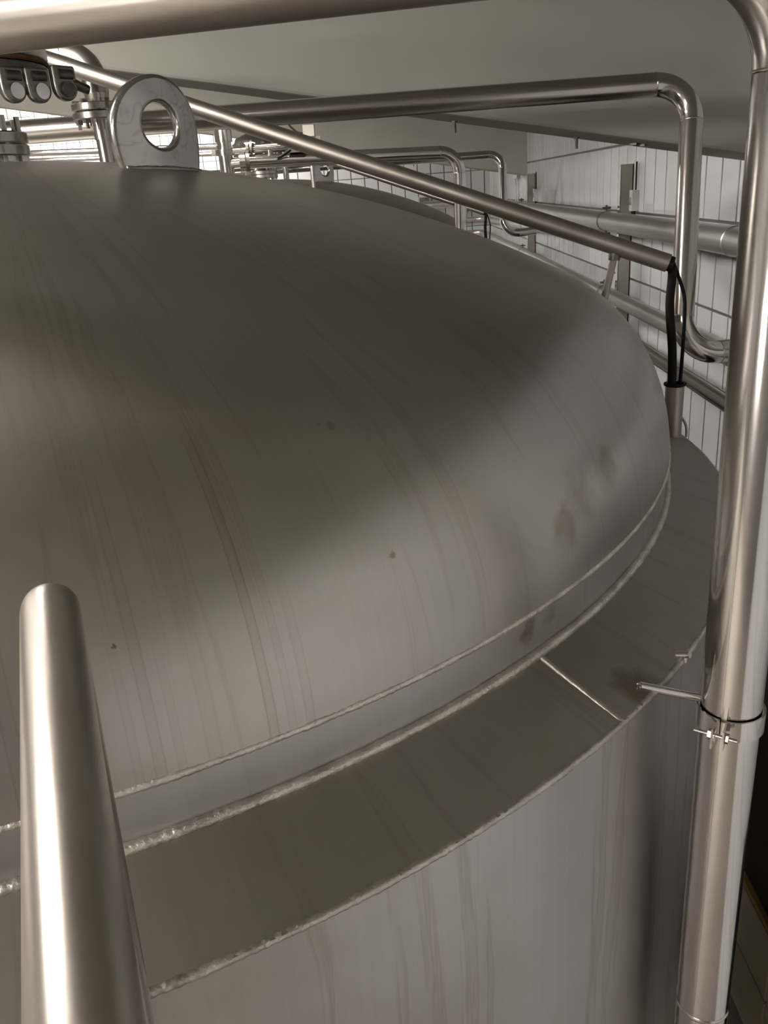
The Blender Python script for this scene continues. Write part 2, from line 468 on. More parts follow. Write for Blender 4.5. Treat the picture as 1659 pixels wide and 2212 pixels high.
M['beige'] = paint('beige_glazed_tile', (0.55, 0.48, 0.36), 0.3, 0.05, 5, 0.0)
M['ochre'] = paint('ochre_edge_strip', (0.42, 0.28, 0.08), 0.45, 0.1, 9, 0.0)
M['tile'] = tile_mat()
M['wallX'] = tilewall_mat('tiled_wall_x', 'X', -0.015, 0.2045)
M['wallY'] = tilewall_mat('tiled_wall_y', 'Y', 4.912)
M['endwall'] = paint('grey_wall_render', (0.22, 0.21, 0.195), 0.7, 0.06, 2.0, 0.1, 25, 0.25)
M['lampbody'] = paint('lamp_body_white', (0.7, 0.7, 0.68), 0.4, 0.02, 5, 0.0)

# ------------------------------------------------------------------ room shell
XL, XR, YF, YB = -7.0, 1.5, -4.0, 13.84
SL = -0.1884
def beam_z(x): return 3.485 + SL * x
def ceil_z(x): return 4.06 + SL * x

v, f = box(XL, XR, YF, YB, -0.1, 0.0)
struct(obj('floor', v, f, M['floor']))
v = [(x, y, ceil_z(x) + dz) for x in (XL - .2, XR + .2) for y in (YF - .2, YB + .2) for dz in (0, 0.15)]
_, f = box(0, 1, 0, 1, 0, 1)
struct(obj('ceiling', v, f, M['concrete']))
def slope_wall(name, pts, mat):
    return struct(obj(name, *pts, mat))
HT = 5.6
v = [(XL - .12, y, z) for y in (YF - .12, YB + .12) for z in (0, ceil_z(XL))] + [(XL, y, z) for y in (YF - .12, YB + .12) for z in (0, ceil_z(XL))]
wall_left = slope_wall('wall_left', (v, [(0, 1, 3, 2), (4, 6, 7, 5), (0, 4, 5, 1), (2, 3, 7, 6), (0, 2, 6, 4), (1, 5, 7, 3)]), M['endwall'])
v = [(XR, y, z) for y in (YF - .12, YB + .12) for z in (0, ceil_z(XR))] + [(XR + .12, y, z) for y in (YF - .12, YB + .12) for z in (0, ceil_z(XR))]
wall_right = slope_wall('wall_right', (v, [(0, 1, 3, 2), (4, 6, 7, 5), (0, 4, 5, 1), (2, 3, 7, 6), (0, 2, 6, 4), (1, 5, 7, 3)]), M['wallY'])
def endwall(name, y0, y1, mat):
    v = [(x, y, z) for x in (XL, XR) for y in (y0, y1) for z in (0, ceil_z(x))]
    return slope_wall(name, (v, [(0, 1, 3, 2), (4, 6, 7, 5), (0, 4, 5, 1), (2, 3, 7, 6), (0, 2, 6, 4), (1, 5, 7, 3)]), mat)
wall_back = endwall('wall_back', YB, YB + .12, M['wallX'])
wall_front = endwall('wall_front', YF - .12, YF, M['endwall'])

# ceiling beams, sloping with the roof
beams = []
for i, (y0, y1, dz) in enumerate(((3.5, 3.85, 0), (9.95, 10.3, 0.02))):
    v = [(x, y, z) for x in (XL, XR) for y in (y0, y1) for z in (beam_z(x) + dz, ceil_z(x) + .02)]
    o = obj('ceiling_beam', v, [(0, 1, 3, 2), (4, 6, 7, 5), (0, 4, 5, 1), (2, 3, 7, 6), (0, 2, 6, 4), (1, 5, 7, 3)], M['concrete'])
    struct(o)
    bv = o.modifiers.new('bevel', 'BEVEL'); bv.width = 0.012; bv.segments = 2
    beams.append(o)
# cut-off anchor bolts under the beams
for bi, x, y, l, r in ((0, 0.269, 3.75, 0.045, 0.006), (0, 0.765, 3.75, 0.045, 0.006), (0, 0.985, 3.68, 0.010, 0.011), (0, 1.02, 3.68, 0.008, 0.008), (1, 0.246, 10.1, 0.06, 0.009)):
    zb = beam_z(x) + (0.02 if bi == 1 else 0)
    a = cyl((x, y, zb + .01), (0, 0, -1), r, l + .01, 10)
    b = cyl((x, y, zb + .001), (0, 0, -1), r * 2.1, 0.008, 6)
    obj('anchor_bolt', *join(a, b), M['dark'], beams[bi], 40)

# wall tiles: each one its own piece, shared mesh
def tile_mesh(name, wdt, hgt, normal):
    t, c = 0.009, 0.0025
    a, b = wdt / 2 - 0.0068, hgt / 2 - 0.0068
    pts = []
    for d, k in ((0, 0), (t - c, 0), (t, c)):
        for sx, sz in ((-1, -1), (1, -1), (1, 1), (-1, 1)):
            if normal == 'x': pts.append((-d, sx * (a - k), sz * (b - k)))
            else: pts.append((sx * (a - k), -d, sz * (b - k)))
    F = [(8, 9, 10, 11)]
    for L in (0, 4):
        for k in range(4): F.append((L + k, L + (k + 1) % 4, L + 4 + (k + 1) % 4, L + 4 + k))
    me = bpy.data.meshes.new(name); me.from_pydata(pts, [], F)
    bm = bmesh.new(); bm.from_mesh(me); bmesh.ops.recalc_face_normals(bm, faces=bm.faces); 
    bm.to_mesh(me); bm.free()
    return me
TW, TH = 0.2065, 0.402
mx = tile_mesh('wall_tile_right', TW, TH, 'x'); mx.materials.append(M['tile'])
my = tile_mesh('wall_tile_back', 0.2045, TH, 'y'); my.materials.append(M['tile'])
def put_tile(me, loc, parent):
    o = bpy.data.objects.new('tile', me); COL.objects.link(o)
    o.parent = parent; o.location = loc
    o.rotation_euler = (random.uniform(-.003, .003), random.uniform(-.002, .002), random.uniform(-.003, .003))
for row in range(-3, 2):
    zc = 2.95 + TH * (row + 0.5)
    for n in range(-12, 43):
        yc = 4.912 + TW * (n + 0.5)
        if yc < 2.4 or yc > YB - 0.05: continue
        put_tile(mx, (XR, yc, zc), wall_right)
for row in range(-2, 4):
    zc = 2.955 + TH * (row + 0.5)
    for n in range(-32, 8):
        xc = -0.015 + 0.2045 * (n + 0.5)
        if xc > XR - 0.05: continue
        if zc + TH / 2 > beam_z(xc) + 0.45: continue
        if row < 0 and xc < -1.6: continue
        put_tile(my, (xc, YB, zc), wall_back)

# tiled upstand at the foot of the right wall with its ochre edging
v, f = box(1.2, 1.5, 1.2, 9.0, 0.0, 0.60)
up = struct(obj('trim_1', v, f, M['grout']), 'low beige tiled upstand along the foot of the right wall')
v, f = box(1.192, 1.5, 1.2, 9.0, 0.60, 0.625)
e = obj('edge_strip', v, f, M['ochre'], up)
me = tile_mesh('upstand_tile', 0.30, 0.295, 'x'); me.materials.append(M['beige'])
for k in range(10):
    for r in range(2):
        put_tile(me, (1.2, 1.47 + 0.30 * k, 0.155 + 0.295 * r), up)

# ------------------------------------------------------------------ tank
TC = (-1.0041, 2.1912); R1, R2 = 1.6336, 1.7702
ZT, ZI, ZR = 2.6267, 2.5548, 2.5
RC, RK = 1.9 * R1, 0.24 * R1
ZC = -math.sqrt((RC - RK) ** 2 - (R1 - RK) ** 2)
RB = RC * (R1 - RK) / (RC - RK)
def dome_z(x, y):
    r = math.hypot(x - TC[0], y - TC[1])
    if r < RB: return ZT + ZC + math.sqrt(RC * RC - r * r)
    return ZT + math.sqrt(max(0, RK ** 2 - (r - R1 + RK) ** 2))

def make_tank():
    t = thing('storage_tank', 'large stainless steel tank with domed top and welded rim, nearest the camera', 'tank', (TC[0], TC[1], 0), 'domed steel tanks')
    th = math.atan2(R1 - RK, -ZC)
    prof = [(0.001, ZT + ZC + RC)]
    for i in range(1, 41):
        a = th * i / 40; prof.append((RC * math.sin(a), ZT + ZC + RC * math.cos(a)))
    for i in range(1, 21):
        a = th + (math.pi / 2 - th) * i / 20; prof.append((R1 - RK + RK * math.sin(a), ZT + RK * math.cos(a)))
    obj('dome', *revolve(prof, TC, 192), M['dome'], t, 180)
    obj('skirt_ring', *revolve([(R1 - .004, ZT), (R1 - .004, ZI - .004)], TC, 192), M['skirt'], t, 180)
    # sloping rim plate, three welded segments
    for k in range(3):
        a0 = math.radians(-44 + 120 * k) + 0.0012; a1 = math.radians(-44 + 120 * (k + 1)) - 0.0012
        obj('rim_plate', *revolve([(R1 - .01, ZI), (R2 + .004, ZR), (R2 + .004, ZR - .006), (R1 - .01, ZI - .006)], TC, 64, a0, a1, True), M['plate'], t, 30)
        a = math.radians(-44 + 120 * k)
        p0 = Vector((TC[0] + R1 * math.cos(a), TC[1] + R1 * math.sin(a), ZI + .000)); p1 = Vector((TC[0] + (R2 + .002) * math.cos(a), TC[1] + (R2 + .002) * math.sin(a), ZR + .000))
        pts = [p0.lerp(p1, i / 24) for i in range(25)]
        rnd = random.Random(k)
        obj('seam_weld', *sweep([p - Vector((0, 0, .0028)) for p in pts], .004, 10, True, [.0048 * rnd.uniform(.85, 1.12) for _ in pts]), M['seam'], t, 180)
    obj('weld_bead', *ring_path(lambda a: (TC[0] + (R1 - .0032) * math.cos(a), TC[1] + (R1 - .0032) * math.sin(a), ZT - .001), 2600, .0058, 8, .30, 3), M['weld'], t, 180)
    obj('weld_bead', *ring_path(lambda a: (TC[0] + (R1 - .001) * math.cos(a), TC[1] + (R1 - .001) * math.sin(a), ZI - .001), 2600, .0080, 8, .24, 5), M['weld'], t, 180)
    obj('weld_bead', *ring_path(lambda a: (TC[0] + (R2 + .000) * math.cos(a), TC[1] + (R2 + .000) * math.sin(a), ZR - .0035), 2600, .0058, 8, .30, 9), M['rimweld'], t, 180)
    obj('jacket', *revolve([(R2, ZR), (R2, 0.55), (0.9, 0.35), (0.02, 0.30)], TC, 192), M['jacket'], t, 35)
    for a in (45, 135, 225, 315):
        x = TC[0] + 1.3 * math.cos(math.radians(a)); y = TC[1] + 1.3 * math.sin(math.radians(a))
        obj('leg', *cyl((x, y, 0), (0, 0, 1), .07, .52, 20), M['pipe'], t, 40)
    # lifting lug: plate set along the tangent, rounded head, one hole
    c = Vector((-0.503, 2.003, 0)); rad = Vector((c.x - TC[0], c.y - TC[1], 0)).normalized()
    tan = Vector((0.645, 0.764, 0)).normalized()
    nrm = Vector((tan.y, -tan.x, 0))
    zb = dome_z(c.x, c.y) - 0.012
    hw, hz = 0.112, 0.088
    hole_r, hole_z = 0.0455, 0.100
    n = 72
    out, inn = [], []
    for k in range(n):
        a = 2 * math.pi * k / n
        dx, dz = math.cos(a), math.sin(a)
        best = None
        # outline: base, slanting sides, round head
        lo, hi = 0.0, 0.5
        for _ in range(40):
            mid = (lo + hi) / 2; x, z = dx * mid, hole_z + dz * mid
            side = hw - 0.012 * max(0, (0.07 - z) / 0.07) ** 1.5
            inside = z >= 0 and abs(x) <= side and (z <= hz or x * x + (z - hz) ** 2 <= hw * hw)
            if inside: lo = mid
            else: hi = mid
        out.append((dx * lo, hole_z + dz * lo)); inn.append((dx * hole_r, hole_z + dz * hole_r))
    V = []
    th2 = 0.013
    for s in (1, -1):
        for ring in (out, inn):
            for x, z in ring:
                bow = -1.6 * x * x          # the plate is dished a little
                V.append(c + tan * x + nrm * (s * th2 + bow) + Vector((0, 0, zb + z)))
    F = []
    for k in range(n):
        j = (k + 1) % n
        F += [(k, j, n + j, n + k), (2 * n + k, 3 * n + k, 3 * n + j, 2 * n + j), (k, 2 * n + k, 2 * n + j, j), (n + k, n + j, 3 * n + j, 3 * n + k)]
    lug = obj('lifting_lug', V, F, M['lug'], t, 45)
    lug['label'] = 'upright lifting lug with a round hole'
    bv = lug.modifiers.new('bevel', 'BEVEL'); bv.width = 0.009; bv.segments = 4; bv.limit_method = 'ANGLE'; bv.angle_limit = math.radians(50)
    # weld along the foot of the lug
    pts = [c + tan * x + nrm * (th2 - 1.6 * x * x + .002) + Vector((0, 0, dome_z((c + tan * x).x, (c + tan * x).y) - .001)) for x in [-.098 + .196 * i / 30 for i in range(31)]]
    obj('lug_weld', *sweep(pts, .005, 8, True, [.005 * random.uniform(.7, 1.3) for _ in pts]), M['rimweld'], lug, 180)
    # crown neck with its bolted flange pair
    zt = ZT + ZC + RC
    obj('crown_neck', *cyl((TC[0], TC[1], zt - .02), (0, 0, 1), .06, .06, 32), M['fitting'], t, 40)
    fl = obj('neck_flange', *disc(TC, .125, zt + .012, zt + .038), M['fitting'], t, 35)
    for k in range(10):
        a = 2 * math.pi * (k + .35) / 10
        p = (TC[0] + .108 * math.cos(a), TC[1] + .108 * math.sin(a), zt + .012)
        obj('bolt', *join(cyl(p, (0, 0, -1), .012, .012, 6), cyl((p[0], p[1], zt), (0, 0, 1), .007, .1, 8)), M['polish'], fl, 35)
    # small welded stub on the rim
    obj('rim_stub', *join(cyl((0.392, 1.118, 2.503), (0.6, -0.5, 0.25), .006, .022, 10), cyl((0.402, 1.110, 2.512), (0, 0, -1), .004, .018, 8)), M['polish'], t, 40)
    return t
tank = make_tank()
SH = (0, 4.75, 0)

# relief valve standing on the crown flange
def make_valve():
    zt = ZT + ZC + RC
    t = thing('relief_valve', 'steel relief valve with bolted disc and hanging swing clamps on the near tank crown', 'valve', (TC[0], TC[1], zt + .038), 'valves on the tank crowns')
    obj('valve_flange', *disc(TC, .125, zt + .040, zt + .066), M['fitting'], t, 35)
    obj('body', *revolve([(.07, zt + .066), (.055, zt + .09), (.05, zt + .15), (.075, zt + .185)], TC, 40), M['fitting'], t, 60)
    obj('lower_disc', *disc(TC, .20, zt + .186, zt + .206), M['dark'], t, 35)
    obj('gasket', *disc(TC, .205, zt + .206, zt + .216), M['rust'], t, 35)
    up = obj('upper_disc', *disc(TC, .205, zt + .216, zt + .250), M['fitting'], t, 35)
    for k in range(14):
        a = 2 * math.pi * (k + .2) / 14
        p = (TC[0] + .185 * math.cos(a), TC[1] + .185 * math.sin(a), zt + .250)
        obj('bolt', *cyl(p, (0, 0, 1), .016, .014, 6), M['polish'], up, 35)
        obj('nut', *cyl((p[0], p[1], zt + .186), (0, 0, -1), .013, .012, 6), M['polish'], up, 35)
    obj('bonnet', *revolve([(.19, zt + .250), (.17, zt + .30), (.10, zt + .33), (.001, zt + .34)], TC, 40), M['fitting'], t, 60)
    # three swing clamps hanging below the disc, on the side towards the camera
    for i, (x, y) in enumerate(((-0.842, 2.09), (-0.800, 2.13), (-0.752, 2.17))):
        z = zt + .145 if i < 2 else zt + .150
        n = Vector((0.80, -0.60, 0)); d = Vector((0.60, 0.80, 0))
        P0 = Vector((x, y, z))
        outl = []
        for k in range(24):
            a = math.pi + math.pi * k / 23
            outl.append((.030 * math.cos(a), .030 * math.sin(a)))
        outl += [(.030, .045), (-.030, .045)]
        cc = Vector((0, 0, 0)); m = len(outl)
        V = []
        for s in (-.011, .011):
            for a, b in outl: V.append(P0 + d * a + Vector((0, 0, b)) + n * s)
        F = [tuple(range(m)), tuple(range(2 * m - 1, m - 1, -1))] + [(k, (k + 1) % m, m + (k + 1) % m, m + k) for k in range(m)]
        cl = obj('swing_clamp', V, F, M['clampgrey'], t, 40)
        bvm = cl.modifiers.new('bevel', 'BEVEL'); bvm.width = .006; bvm.segments = 3; bvm.limit_method = 'ANGLE'
        obj('clamp_pin', *cyl(P0 - n * .020 - Vector((0, 0, .006)), n, .017, .04, 20), M['polish'] if i < 2 else M['dark'], cl, 40)
        bq = P0 + Vector((0, 0, .026))
        obj('clamp_block', *sweep([bq - d * .016 + n * .004, bq + d * .020 + n * .004], .013, 12), M['dark'], cl, 40)
    obj('lever', *sweep([(-.74, 2.185, zt + .162), (-.725, 2.20, zt + .152), (-.712, 2.215, zt + .146)], .011, 10), M['dark'], t, 60)
    return t
valve = make_valve()

# vent pipe: stub on the dome, bolted flange pair, elbow towards the valve
def make_vent():
    x, y = -0.893, 2.85
    zb = dome_z(x, y) - .01
    t = thing('vent_pipe', 'upright steel vent pipe with bolted flanges behind the large lifting lug', 'pipe', (x, y, zb), 'vent pipes on the domes')
    obj('stub_tube', *cyl((x, y, zb), (0, 0, 1), .025, 3.40 - zb, 28), M['pipe'], t, 40)
    obj('weld_collar', *cyl((x, y, 3.40), (0, 0, 1), .0285, .055, 28), M['fitting'], t, 40)
    f1 = obj('flange', *disc((x, y), .082, 3.455, 3.477), M['fitting'], t, 35)
    f2 = obj('flange', *disc((x, y), .082, 3.480, 3.502), M['fitting'], t, 35)
    for k in range(6):
        a = 2 * math.pi * k / 6 + 3.3
        p = (x + .066 * math.cos(a), y + .066 * math.sin(a), 3.455)
        obj('bolt', *join(cyl(p, (0, 0, -1), .011, .010, 6), cyl((p[0], p[1], 3.43), (0, 0, 1), .006, .08, 8), cyl((p[0], p[1], 3.502), (0, 0, 1), .011, .010, 6)), M['dark'] if k % 2 else M['polish'], f1, 35)
    obj('upper_collar', *cyl((x, y, 3.502), (0, 0, 1), .034, .035, 28, .038), M['fitting'], t, 40)
    obj('riser', *sweep([(x, y, 3.53), (x, y, 3.565)], .038, 28, False), M['pipe'], t, 40)
    arc = [(x - .085 + .085 * math.cos(a), y + .02 * math.sin(a), 3.56 + .085 * math.sin(a)) for a in [math.pi / 2 * k / 14 for k in range(15)]]
    obj('elbow', *sweep(arc, .038, 28, False), M['pipe_dull'], t, 60)
    obj('header_tube', *sweep([arc[-1], (x - .30, y + .03, 3.645)], .038, 28, True), M['pipe_dull'], t, 40)
    return t
vent = make_vent()

# far tank and its fittings: the same kit one bay further on
tank2 = copy_tree(tank, None, SH, 'stainless steel tank with domed top rising behind the nearest tank')
valve2 = copy_tree(valve, None, SH, 'small distant relief valve on the crown of the far tank')
vent2 = copy_tree(vent, None, SH, 'distant upright vent pipe with flanges on the far tank')

# ------------------------------------------------------------------ overhead pipe turning down beside the tank
def make_downpipe():
    a = (0.444, 1.027)
    t = thing('down_pipe', 'thick bright steel pipe crossing overhead and running down beside the tank at right', 'pipe', (a[0], a[1], 0))
    bend_pipe(t, [(-3.2, 1.66, 3.44), (a[0], a[1], 3.43), (a[0], a[1], 0.02)], .042, .14, M['pipe_bright'], 40, M['fitting'], first_mat=M['rail'])
    for z in (1.875,):
        V, F = sweep([(a[0], a[1], z - .004), (a[0], a[1], z - .001), (a[0], a[1], z + .001), (a[0], a[1], z + .004)], .042, 40, False, [.0421, .0436, .0436, .0421])
        obj('weld_ring', V, F, M['fitting'], t, 60)
    return t
down = make_downpipe()

# clamp that ties the down pipe to the tank rim
def make_clamp():
    x, y, z = 0.444, 1.027, 2.455
    t = thing('pipe_clamp', 'flat steel band clamp with tie rod and bright nut around the down pipe', 'clamp', (x, y, z))
    r = .0445
    V, F = [], []
    n = 64
    gap = math.radians(236)     # split faces the camera, a little left
    for k in range(n + 1):
        a = gap + math.radians(5) + (2 * math.pi - math.radians(10)) * k / n
        for rr, zz in ((r, -.016), (r + .0025, -.016), (r + .0025, .016), (r, .016)):
            V.append((x + rr * math.cos(a), y + rr * math.sin(a), z + zz))
    for k in range(n):
        for j in range(4):
            F.append((k * 4 + j, k * 4 + (j + 1) % 4, (k + 1) * 4 + (j + 1) % 4, (k + 1) * 4 + j))
    F += [(0, 1, 2, 3), (n * 4 + 3, n * 4 + 2, n * 4 + 1, n * 4)]
    obj('band', V, F, M['polish'], t, 40)
    for s in (-5, 5):
        a = gap + math.radians(s)
        e1 = Vector((math.cos(a), math.sin(a), 0)); tn = Vector((-math.sin(a), math.cos(a), 0)) * (1 if s > 0 else -1)
        c0 = Vector((x, y, z)) + e1 * (r + .001)
        V = []
        for d in (0, .028):
            for w2 in (0, .0025):
                for zz in (-.016, .016): V.append(c0 + e1 * d + tn * w2 + Vector((0, 0, zz)))
        _, F = box(0, 1, 0, 1, 0, 1)
        obj('ear', V, F, M['fitting'], t)
    a = gap
    e1 = Vector((math.cos(a), math.sin(a), 0)); tn = Vector((-math.sin(a), math.cos(a), 0))
    pc = Vector((x, y, z)) + e1 * (r + .017)
    bolt = obj('bolt', *join(cyl(pc - tn * .034, tn, .0028, .058, 10), cyl(pc + tn * .007, tn, .0075, .006, 6)), M['fitting'], t, 35)
    obj('nut', *cyl(pc - tn * .0145, tn, .008, .008, 6), M['polish'], bolt, 35)
    obj('washer', *cyl(pc - tn * .0072, tn, .0105, .002, 20), M['polish'], bolt, 35)
    p0 = Vector((0.312, 1.032, 2.508)); p1 = Vector((x, y, z + .012)) + Vector((-.045, 0.004, 0.016))
    obj('tie_rod', *sweep(spline([p0, p0.lerp(p1, .05), p0.lerp(p1, .5), p1]), .0062, 14), M['polish'], t, 60)
    obj('rod_foot', *join(cyl(p0 + Vector((-.002, -.004, -.016)), (0, 0, 1), .0045, .02, 10), cyl(p0 + Vector((-.002, -.004, -.014)), (0.2, -1, -0.2), .0035, .008, 8)), M['fitting'], t, 40)
    return t
clamp = make_clamp()

# ------------------------------------------------------------------ crossover pipe to the wall main
t = thing('crossover_pipe', 'long level steel pipe under the beam, elbowing down to the wall pipe', 'pipe', (0.95, 2.9, 2.6), 'crossover pipes')
bend_pipe(t, [(-4.5, 2.98, 3.453), (0.998, 3.05, 3.453), (0.930, 2.80, 2.605), (1.30, 2.86, 2.62)], .0375, .115, M['pipe'], 32, M['fitting'], elbow_mat=M['pipe_bright'])
t = thing('crossover_pipe', 'thin distant steel pipe bending down and hooking towards the right wall', 'pipe', (0.95, 7.7, 2.75), 'crossover pipes')
bend_pipe(t, [(-1.6, 7.83, 3.41), (0.962, 7.83, 3.405), (0.940, 7.62, 2.753), (1.22, 7.64, 2.765)], .034, .12, M['pipe_bright'], 24, M['fitting'])

# transfer pipe, with its valve riser
t = thing('transfer_pipe', 'bright steel pipe from flanged tee to an elbow, dropping behind the near dome', 'pipe', (0.365, 4.97, 0))
bend_pipe(t, [(-0.765, 4.765, 3.376), (0.375, 4.99, 3.358), (0.352, 4.96, 0.02)], .034, .11, M['pipe_bright'], 28, M['fitting'])
d = Vector((1.14, .225, -.018)).normalized()
obj('end_flange', *cyl(Vector((-0.765, 4.765, 3.376)), d, .052, .018, 32), M['dark'], t, 35)

t = thing('riser_tee', 'upright polished tee pipe with clamp collar right of the large lug', 'pipe', (-0.872, 4.79, 0))
rx, ry = -0.872, 4.785
obj('riser', *cyl((rx, ry, 0.02), (0, 0, 1), .038, 3.46, 32), M['polish'], t, 40)
obj('upper_riser', *cyl((rx, ry, 3.48), (0, 0, 1), .046, .15, 32), M['polish'], t, 40)
col = obj('collar', *cyl((rx, ry, 3.415), (0, 0, 1), .048, .030, 32), M['fitting'], t, 40)
obj('collar_bolt', *join(box(rx - .062, rx - .04, ry - .052, ry - .03, 3.416, 3.444)), M['polish'], col)
obj('branch_tube', *cyl((rx + .03, ry - .005, 3.376), (1, -.02, 0), .026, .066, 24), M['polish'], t, 40)
obj('branch_flange', *cyl((rx + .072, ry - .008, 3.376), (1, .15, 0), .050, .030, 32), M['fitting'], t, 35)
obj('upper_branch', *cyl((rx + .03, ry, 3.434), (1, 0, 0), .017, .115, 20), M['polish'], t, 40)
uf = obj('upper_flange', *cyl((rx + .118, ry, 3.437), (1, 0, 0), .048, .014, 28), M['fitting'], t, 35)
obj('upper_flange', *cyl((rx + .138, ry, 3.437), (1, 0, 0), .046, .012, 28), M['dark'], t, 35)
for k in range(4):
    a = math.pi / 4 + k * math.pi / 2
    obj('bolt', *cyl((rx + .110, ry + .038 * math.cos(a), 3.437 + .038 * math.sin(a)), (1, 0, 0), .007, .05, 6), M['dark'], uf, 35)
obj('sample_line', *cyl((rx + .15, ry, 3.440), (1, 0, 0.01), .020, .33, 20), M['polish'], t, 40)
obj('sample_drop', *cyl((rx + .235, ry, 3.440), (0, 0, -1), .016, .09, 18), M['fitting'], t, 40)
vv = obj('valve_block', *box(rx + .34, rx + .43, ry - .035, ry + .035, 3.405, 3.475), M['dark'], t)
obj('valve_grip', *sweep([(rx + .35, ry - .03, 3.42), (rx + .30, ry - .05, 3.39), (rx + .28, ry - .05, 3.385)], .008, 8), M['rubber'], vv, 60)

# two thin lines left of the tee
for i, (z, r, lab) in enumerate(((3.468, .016, 'upper of two thin steel lines left of the riser tee'), (3.432, .012, 'lower of two thin steel lines left of the riser tee'))):
    o = obj('thin_line', *sweep([(-2.6, 4.93 + .02 * i, z + .06), (-0.93, 4.89, z)], r, 16), M['polish'], None, 40, (-2.6, 4.9, z))
    tag(o, lab, 'pipe', 'thin lines')

# ------------------------------------------------------------------ conduit over the dome, its cables and sleeve
def make_conduit():
    a, b = Vector((-1.00, 2.765, 3.622)), Vector((0.715, 2.296, 2.964))
    t = thing('cable_conduit', 'long slanting steel conduit tube passing behind the large lug and over the dome', 'conduit', (0.58, 2.35, 2.86), 'slanting conduits')
    d = (b - a).normalized()
    obj('tube', *sweep([a, b], .0235, 28), M['pipe_dull'], t, 40)
    obj('end_bush', *sweep([b - d * .004, b + d * .012], .020, 20), M['rubber'], t, 40)
    p0 = Vector((0.583, 2.332, 3.00)); p1 = Vector((0.552, 2.345, 2.835))
    obj('strut', *sweep([p0, p1], .010, 14), M['pipe_dull'], t, 40)
    obj('strut_gusset', *sweep([p0 + Vector((0, 0, .01)), p0 - Vector((.002, 0, .022))], .016, 14), M['dark'], t, 40)
    return t
conduit = make_conduit()
conduit2 = copy_tree(conduit, None, SH, 'far slanting conduit tube over the rear tank, behind the near conduit')

cab = [(0.722, 2.294, 2.958), (0.726, 2.296, 2.942), (0.726, 2.296, 2.914), (0.719, 2.280, 2.868), (0.717, 2.262, 2.823), (0.718, 2.240, 2.765), (0.716, 2.220, 2.707), (0.715, 2.212, 2.645), (0.716, 2.212, 2.60)]
o = obj('cable', *sweep(spline(cab), .0115, 14, True, None), M['rubber'], None, 60, (0.716, 2.212, 2.6))
tag(o, 'thick black cable hanging straight from the conduit end into the sleeve', 'cable', 'black cables')
o2 = copy_tree(o, None, SH, 'distant thick black cable hanging below the far conduit')
thin = [(0.728, 2.300, 2.968), (0.735, 2.311, 2.958), (0.746, 2.303, 2.927), (0.756, 2.289, 2.889), (0.758, 2.276, 2.854), (0.749, 2.244, 2.775), (0.741, 2.222, 2.706), (0.737, 2.214, 2.645), (0.736, 2.214, 2.60)]
o = obj('cable', *sweep(spline(thin), .0048, 12), M['rubber'], None, 60, (0.736, 2.214, 2.6))
tag(o, 'thin black cable bowing outwards from the conduit end to the sleeve', 'cable', 'black cables')
o2 = copy_tree(o, None, SH, 'distant thin black cable bowing below the far conduit')

t = thing('cable_sleeve', 'short upright steel sleeve with dark flared lip on the tank rim', 'sleeve', (0.722, 2.213, 2.51), 'cable sleeves')
sc_ = (0.724, 2.213)
V, F = revolve([(.0215, 2.656), (.0245, 2.656), (.0235, 2.512), (.0205, 2.512)], sc_, 28, close=True)
obj('tube', V, F, M['pipe_dull'], t, 40)
obj('lip', *revolve([(.0215, 2.652), (.0295, 2.656), (.0295, 2.661), (.0215, 2.661)], sc_, 28, close=True), M['rubber'], t, 40)
copy_tree(t, None, SH, 'distant cable sleeve on the far tank rim')
o = obj('cable_loop', *sweep(spline([(0.738, 2.235, 2.575), (0.755, 2.228, 2.556), (0.763, 2.218, 2.535), (0.762, 2.21, 2.508)]), .0035, 10), M['pipe_dull'], None, 60, (0.762, 2.21, 2.508))
tag(o, 'small bent wire loop standing beside the cable sleeve', 'wire')

# small control box fixed above the far conduit
t = thing('control_box', 'small grey control box with a cable above the slanting conduit', 'box', (-0.50, 5.70, 3.53))
obj('housing', *box(-.535, -.465, 5.67, 5.73, 3.53, 3.595), M['channel'], t)
obj('bracket', *box(-.60, -.43, 5.69, 5.72, 3.50, 3.53), M['dark'], t)
obj('lead', *sweep(spline([(-.54, 5.70, 3.55), (-.58, 5.70, 3.565), (-.63, 5.70, 3.62), (-.65, 5.71, 3.70)]), .006, 10), M['rubber'], t, 60)
zs = dome_z(-.50, 5.70 - 4.75) - .004
obj('stand', *cyl((-.50, 5.70, zs), (0, 0, 1), .012, 3.50 - zs, 12), M['pipe_dull'], t, 40)

# ------------------------------------------------------------------ pipes along the right wall, turning at the corner
for z, r, x, lab, xe in ((2.905, .058, 1.36, 'topmost thick grey pipe running along the right tiled wall', 0.45),
                         (2.455, .045, 1.36, 'middle grey pipe along the right wall, joined by the crossover pipe hook', 1.0),
                         (2.253, .038, 1.36, 'lowest thin steel pipe running along the right tiled wall', 0.95)):
    t = thing('wall_pipe', lab, 'pipe', (x, 5.0, z), 'pipes along the right wall')
    bend_pipe(t, [(x, 1.5, z), (x, 13.66, z), (xe, 13.66, z)], r, .16, M['insul'] if r > .04 else M['pipe'], 28, M['fitting'])
    if r > .05:
        V, F = sweep([(x, 3.52, z), (x, 3.524, z), (x, 3.53, z), (x, 3.534, z)], r, 28, False, [r + .0002, r + .003, r + .003, r + .0002])
        obj('lap_joint', V, F, M['insul'], t, 60)
# one more line further up the far corner
for z, r, lab in ((2.655, .036, 'upper thin pipe on the right wall beside the back corner'),):
    t = thing('wall_pipe', lab, 'pipe', (1.38, 9.0, z), 'pipes along the right wall')
    bend_pipe(t, [(1.38, 7.64, z + .10), (1.38, 13.66, z), (0.95, 13.66, z)], r, .14, M['insul'], 24, M['fitting'])

